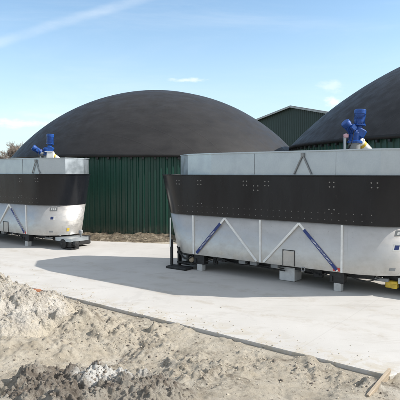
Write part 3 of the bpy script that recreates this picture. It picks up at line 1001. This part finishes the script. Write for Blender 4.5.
    for (x, y, z, sx_, sy_, sz_) in ((-1.55, -0.72, 0.30, 0.12, 0.10, 0.22), (-1.30, -0.80, 0.36, 0.26, 0.08, 0.10), (1.42, -0.70, 0.31, 0.22, 0.14, 0.18), (-2.25, -0.55, 0.24, 0.18, 0.20, 0.30)):
        mb = MB(); mb.box((x, y, z), (sx_, sy_, sz_), bev=0.01); mb.box((x, y - sy_ / 2 - 0.008, z - 0.02), (sx_ * 0.5, 0.016, sz_ * 0.4)); mb.build('mounting_bracket', M['dark_metal'], root)
    rc = random.Random(12)
    for (x0, x1, y, sag) in ((-2.3, -1.4, -0.86, 0.16), (-1.3, -0.4, -0.84, 0.10), (1.2, 1.8, -0.84, 0.12), (2.1, 2.9, -0.78, 0.14), (-2.7, -2.2, -0.70, 0.20)):
        mb = MB(); prev = None
        for k in range(11):
            t = k / 10; p = (x0 + (x1 - x0) * t, y + rc.uniform(-0.01, 0.01), 0.42 - sag * 4 * t * (1 - t))
            if prev:
                mb.tube(prev, p, 0.012, n=8)
            prev = p
        mb.build('cable', M['rubber'], root)
    # discharge side at the right end
    mb = MB(); mb.box((3.60, -0.18, 0.385), (0.80, 0.80, 0.02)); mb.box((3.60, -0.587, 0.335), (0.80, 0.015, 0.12)); mb.box((4.005, -0.18, 0.335), (0.015, 0.80, 0.12))
    mb.build('discharge_tray', M['galv'], root)
    mb = MB(); mb.lathe((3.62, -0.62, 0.19), (0, 1, 0), [(-0.01, 0.0), (0, 0.08), (0.01, 0.16), (0.03, 0.175), (0.10, 0.175), (0.12, 0.11), (0.4, 0.11)]); g = mb.build('drive_wheel', M['rubber'], root)
    mb = MB(); mb.lathe((3.62, -0.635, 0.19), (0, 1, 0), [(-0.02, 0.0), (-0.015, 0.03), (0.0, 0.05), (0.02, 0.06)], 6); mb.build('wheel_hub', M['dark_metal'], g)
    mb = MB(); mb.box((3.88, -0.42, 0.20), (0.22, 0.26, 0.26), bev=0.02); mb.lathe((3.88, -0.40, 0.21), (1, 0, 0), [(0.08, 0.10), (0.26, 0.10), (0.28, 0.0)]); mb.box((3.88, -0.40, 0.04), (0.34, 0.34, 0.05)); mb.build('gear_motor', M['dark_metal'], root)
    mb = MB(); mb.box((3.05, -0.50, 0.23), (0.26, 0.16, 0.15), bev=0.012); mb.box((3.12, -0.585, 0.20), (0.12, 0.02, 0.09)); mb.build('junction_box', M['yellow_paint'], root)
    mb = MB(); mb.box((2.86, -0.62, 0.33), (0.30, 0.10, 0.07), bev=0.01); mb.build('bearing_bracket', M['grey_paint'], root)
    mb = MB(); mb.box((3.20, -0.40, 0.28), (0.75, 0.10, 0.22), Matrix.Rotation(0.25, 3, 'Y'), bev=0.01); mb.box((3.3, 0.3, 0.22), (0.8, 0.6, 0.3), bev=0.02); mb.build('drive_guard', M['dark_metal'], root)
    mb = MB(); mb.tube((3.80, 0.05, 0.40), (3.80, 0.05, 0.52), 0.025); mb.lathe((3.80, 0.05, 0.49), (0, 0, 1), [(0, 0.04), (0.02, 0.075), (0.11, 0.08), (0.15, 0.05), (0.16, 0)]); mb.build('level_sensor', M['grey_paint'], root)
    # drive at the left end
    mb = MB(); mb.box((-HL - 0.62, -0.86, 0.30), (0.06, 0.10, 0.56)); mb.box((-HL - 0.30, -0.90, 0.44), (0.70, 0.05, 0.07)); mb.box((-HL - 0.30, -0.90, 0.16), (0.70, 0.05, 0.05)); mb.box((-HL - 0.02, -0.88, 0.30), (0.05, 0.08, 0.34)); mb.build('end_frame', M['dark_metal'], root)
    mb = MB(); mb.box((-HL - 0.40, -0.88, 0.30), (0.16, 0.10, 0.18), bev=0.01); mb.build('control_box', M['grey_paint'], root)
    mb = MB(); mb.lathe((-HL - 0.16, -0.93, 0.28), (0, 1, 0), [(0, 0.0), (0, 0.05), (0.02, 0.085), (0.10, 0.085), (0.12, 0.0)]); mb.build('chain_wheel', M['wood'], root)
    for (x0, z0, x1, z1, sg) in ((-2.72, 0.62, -2.36, 0.30, 0.12), (-2.66, 0.50, -2.15, 0.42, 0.16), (-2.55, 0.20, -2.0, 0.25, 0.06)):
        mb = MB(); prev = None
        for k in range(13):
            t = k / 12; p = (x0 + (x1 - x0) * t, -0.95, z0 + (z1 - z0) * t - sg * 4 * t * (1 - t))
            if prev:
                mb.tube(prev, p, 0.016, n=8)
            prev = p
        mb.build('hydraulic_hose', M['rubber'], root)
    mb = MB(); mb.box((-HL - 0.45, -0.72, 0.26), (0.30, 0.26, 0.34), bev=0.02); mb.lathe((-HL - 0.30, -0.72, 0.27), (1, 0, 0), [(0, 0.13), (0.35, 0.13), (0.37, 0)]); mb.build('end_gearbox', M['dark_metal'], root)
    return root


feeder_a = build_feeder('feed_hopper', 'nearer black and steel feed hopper with a pale grey box under its front')
feeder_a.location = (2.10, 13.14, 0); feeder_a.rotation_euler = (0, 0, math.radians(-36.87))
feeder_b = copy_tree(feeder_a)
for ch in list(feeder_b.children):                     # no yellow box on this one
    if ch.name.startswith('junction_box'):
        bpy.data.objects.remove(ch)
feeder_b['label'] = 'farther black and steel feed hopper cut off by the left edge, rounded end in sun'
feeder_b.location = (-7.34, 20.05, 0)
for ch in feeder_b.children:
    if ch.name.startswith('brace_bracket'):
        ch.location.x = 1.62


# ------------------------------------------------------------------ screw conveyors with their blue drives
def build_conveyor(label, spread=False):
    root = thing('screw_conveyor', label, 'conveyor', (0, 0, 0), 0, 'screw conveyors feeding the tanks')
    mb = MB(); mb.tube((0, 0, 0.03), (0, 0, 3.72), 0.17, n=24); mb.tube((0, 0, 0.0), (0, 0, 0.04), 0.28, n=24); mb.build('riser_tube', M['grey_paint'], root)
    mb = MB(); mb.box((-0.30, -0.02, 1.95), (0.07, 0.07, 3.9)); mb.box((-0.16, -0.02, 3.5), (0.28, 0.05, 0.05)); mb.build('support_post', M['galv'], root)
    mb = MB(); mb.lathe((-0.27, -0.05, 3.88), (0, 0, 1), [(0, 0.0), (0, 0.07), (0.09, 0.08), (0.13, 0.0)]); mb.build('sensor_cap', M['pink_plastic'], root)
    # inclined tube into the tank
    d = Vector((0.70, 0.30, -0.60)).normalized()
    a = Vector((0.08, 0.05, 3.86))
    mb = MB(); mb.tube(a, a + d * 2.6, 0.125, n=24); mb.tube(a + d * 0.16, a + d * 0.19, 0.15, n=24); tb = mb.build('inclined_tube', M['white_paint'], root)
    mb = MB(); mb.tube(a + d * 0.24, a + d * 0.33, 0.1275, n=24, cap=False); mb.build('yellow_sticker', M['yellow_paint'], tb)
    # gearbox head
    mb = MB(); mb.lathe((0, 0, 3.72), (0, 0, 1), [(0, 0.0), (0, 0.22), (0.06, 0.22), (0.08, 0.17), (0.30, 0.19), (0.38, 0.14), (0.40, 0)])
    mb.box((0.14, -0.03, 4.02), (0.30, 0.28, 0.26), Matrix.Rotation(0.5, 3, 'Y'), bev=0.03); mb.build('gearbox', M['blue_paint'], root)

    def motor(p, ax, L=0.44, r=0.15):
        ax = Vector(ax).normalized(); p = Vector(p)
        mb = MB(); prof = [(-0.14, 0.0), (-0.14, 0.10), (-0.02, 0.10), (-0.02, r * 1.12), (0.02, r * 1.12), (0.02, r * 0.9)]
        k = 0.04
        while k < L - 0.14:
            prof += [(k, r * 0.9), (k, r), (k + 0.014, r), (k + 0.014, r * 0.9)]; k += 0.034
        prof += [(L - 0.13, r * 0.9)]
        mb.lathe(p, ax, prof)
        q = ax.to_track_quat('Z', 'Y').to_matrix()
        mb.box(p + q @ Vector((r + 0.03, 0, L * 0.38)), (0.11, 0.14, 0.16), q, bev=0.01)
        for k in range(8):
            a_ = k * math.pi / 4 + 0.2; mb.tube(p + q @ Vector((r * 1.03 * math.cos(a_), r * 1.03 * math.sin(a_), -0.03)), p + q @ Vector((r * 1.03 * math.cos(a_), r * 1.03 * math.sin(a_), 0.035)), 0.014, n=6)
        mo = mb.build('drive_motor', M['blue_paint'], root)
        cb = MB(); e0 = p + q @ Vector((r + 0.08, 0, L * 0.30)); e2 = Vector((-0.26, -0.06, 3.5)); prev = e0
        for k in range(1, 13):
            t = k / 12; cur = e0.lerp(e2, t) + Vector((-0.02, -0.10 * math.sin(math.pi * t), -0.16 * math.sin(math.pi * t))); cb.tube(prev, cur, 0.011, n=6); prev = cur
        cb.build('motor_cable', M['rubber'], mo)
        mb = MB(); mb.lathe(p, ax, [(L - 0.13, r * 1.05), (L - 0.02, r * 1.05), (L, r * 0.9), (L + 0.004, 0)]); mb.build('fan_cover', M['blue_paint'], mo)
    motor((0.13, 0, 4.26), (0.06, 0, 1), 0.46, 0.165)
    if spread:
        motor((-0.30, -0.08, 3.86), (-0.78, -0.20, 0.55), 0.42, 0.135)
        mb = MB(); mb.tube((0.0, 0, 3.72), (-0.36, -0.08, 3.84), 0.12, n=20); mb.build('coupling', M['grey_paint'], root)
        mb = MB(); mb.box((0.16, -0.24, 3.56), (0.32, 0.22, 0.62), Matrix.Rotation(0.10, 3, 'Y'), bev=0.02); mb.box((0.13, -0.24, 3.88), (0.38, 0.26, 0.03)); mb.build('chute', M['white_paint'], root)
    else:
        motor((-0.06, -0.06, 4.05), (-0.72, -0.25, 0.70), 0.42, 0.13)
    return root


conv_a = build_conveyor('blue motors on a screw conveyor with white slanting tube, behind the nearer feed hopper')
conv_a.location = (4.52, 14.7, -0.08); conv_a.scale = (0.975,) * 3
conv_b = build_conveyor('blue motors and white chute on a screw conveyor behind the farther feed hopper', True)
conv_b.scale = (0.92,) * 3; conv_b.location = (-6.62, 21.75, 0); conv_b.rotation_euler = (0, 0, math.radians(8))


# ------------------------------------------------------------------ small things on the slab
def build_small():
    mb = MB(); mb.box((0, 0, 0.17), (0.42, 0.40, 0.33), bev=0.012); mb.box((0, 0, 0.341), (0.44, 0.42, 0.012))
    o = mb.build('metal_box', M['pale_metal']); o.location = (2.27, 12.42, 0.003); o.rotation_euler = (0, 0, math.radians(-37))
    tag(o, 'pale grey box on the slab under the nearer feed hopper', 'box')
    # marker post at the left end of the nearer feeder
    root = thing('marker_post', 'thin white post on a black base plate at the left end of the nearer hopper', 'post', (-0.80, 14.05, 0), math.radians(-37))
    mb = MB(); mb.box((0.28, 0, 0.035), (0.72, 0.36, 0.06), bev=0.015); mb.build('base_plate', M['rubber'], root)
    mb = MB(); mb.box((0, 0, 0.44), (0.06, 0.06, 0.72)); mb.build('black_post', M['dark_metal'], root)
    mb = MB(); mb.tube((-0.01, -0.05, 0.60), (0.0, -0.05, 1.42), 0.02, n=10); mb.build('white_rod', M['white_paint'], root)
    # formwork board at the slab's corner
    mb = MB(); mb.box((0, 0, 0), (0.98, 0.04, 0.16), bev=0.004)
    o = mb.build('formwork_board', M['wood']); o.location = (2.25, 6.16, 0.0); o.rotation_euler = (math.radians(8), 0, math.radians(55))
    tag(o, 'weathered wooden formwork board at the near corner of the slab', 'board')
    mb = MB(); mb.box((0, 0, 0), (0.19, 0.10, 0.08), bev=0.012)
    o = mb.build('broken_brick', M['orange_plastic']); o.location = (-3.72, 11.25, 0.0); o.rotation_euler = (0.1, 0.15, 0.5)
    tag(o, 'reddish brick fragment lying at the slab edge beside the gravel heap', 'brick')


build_small()
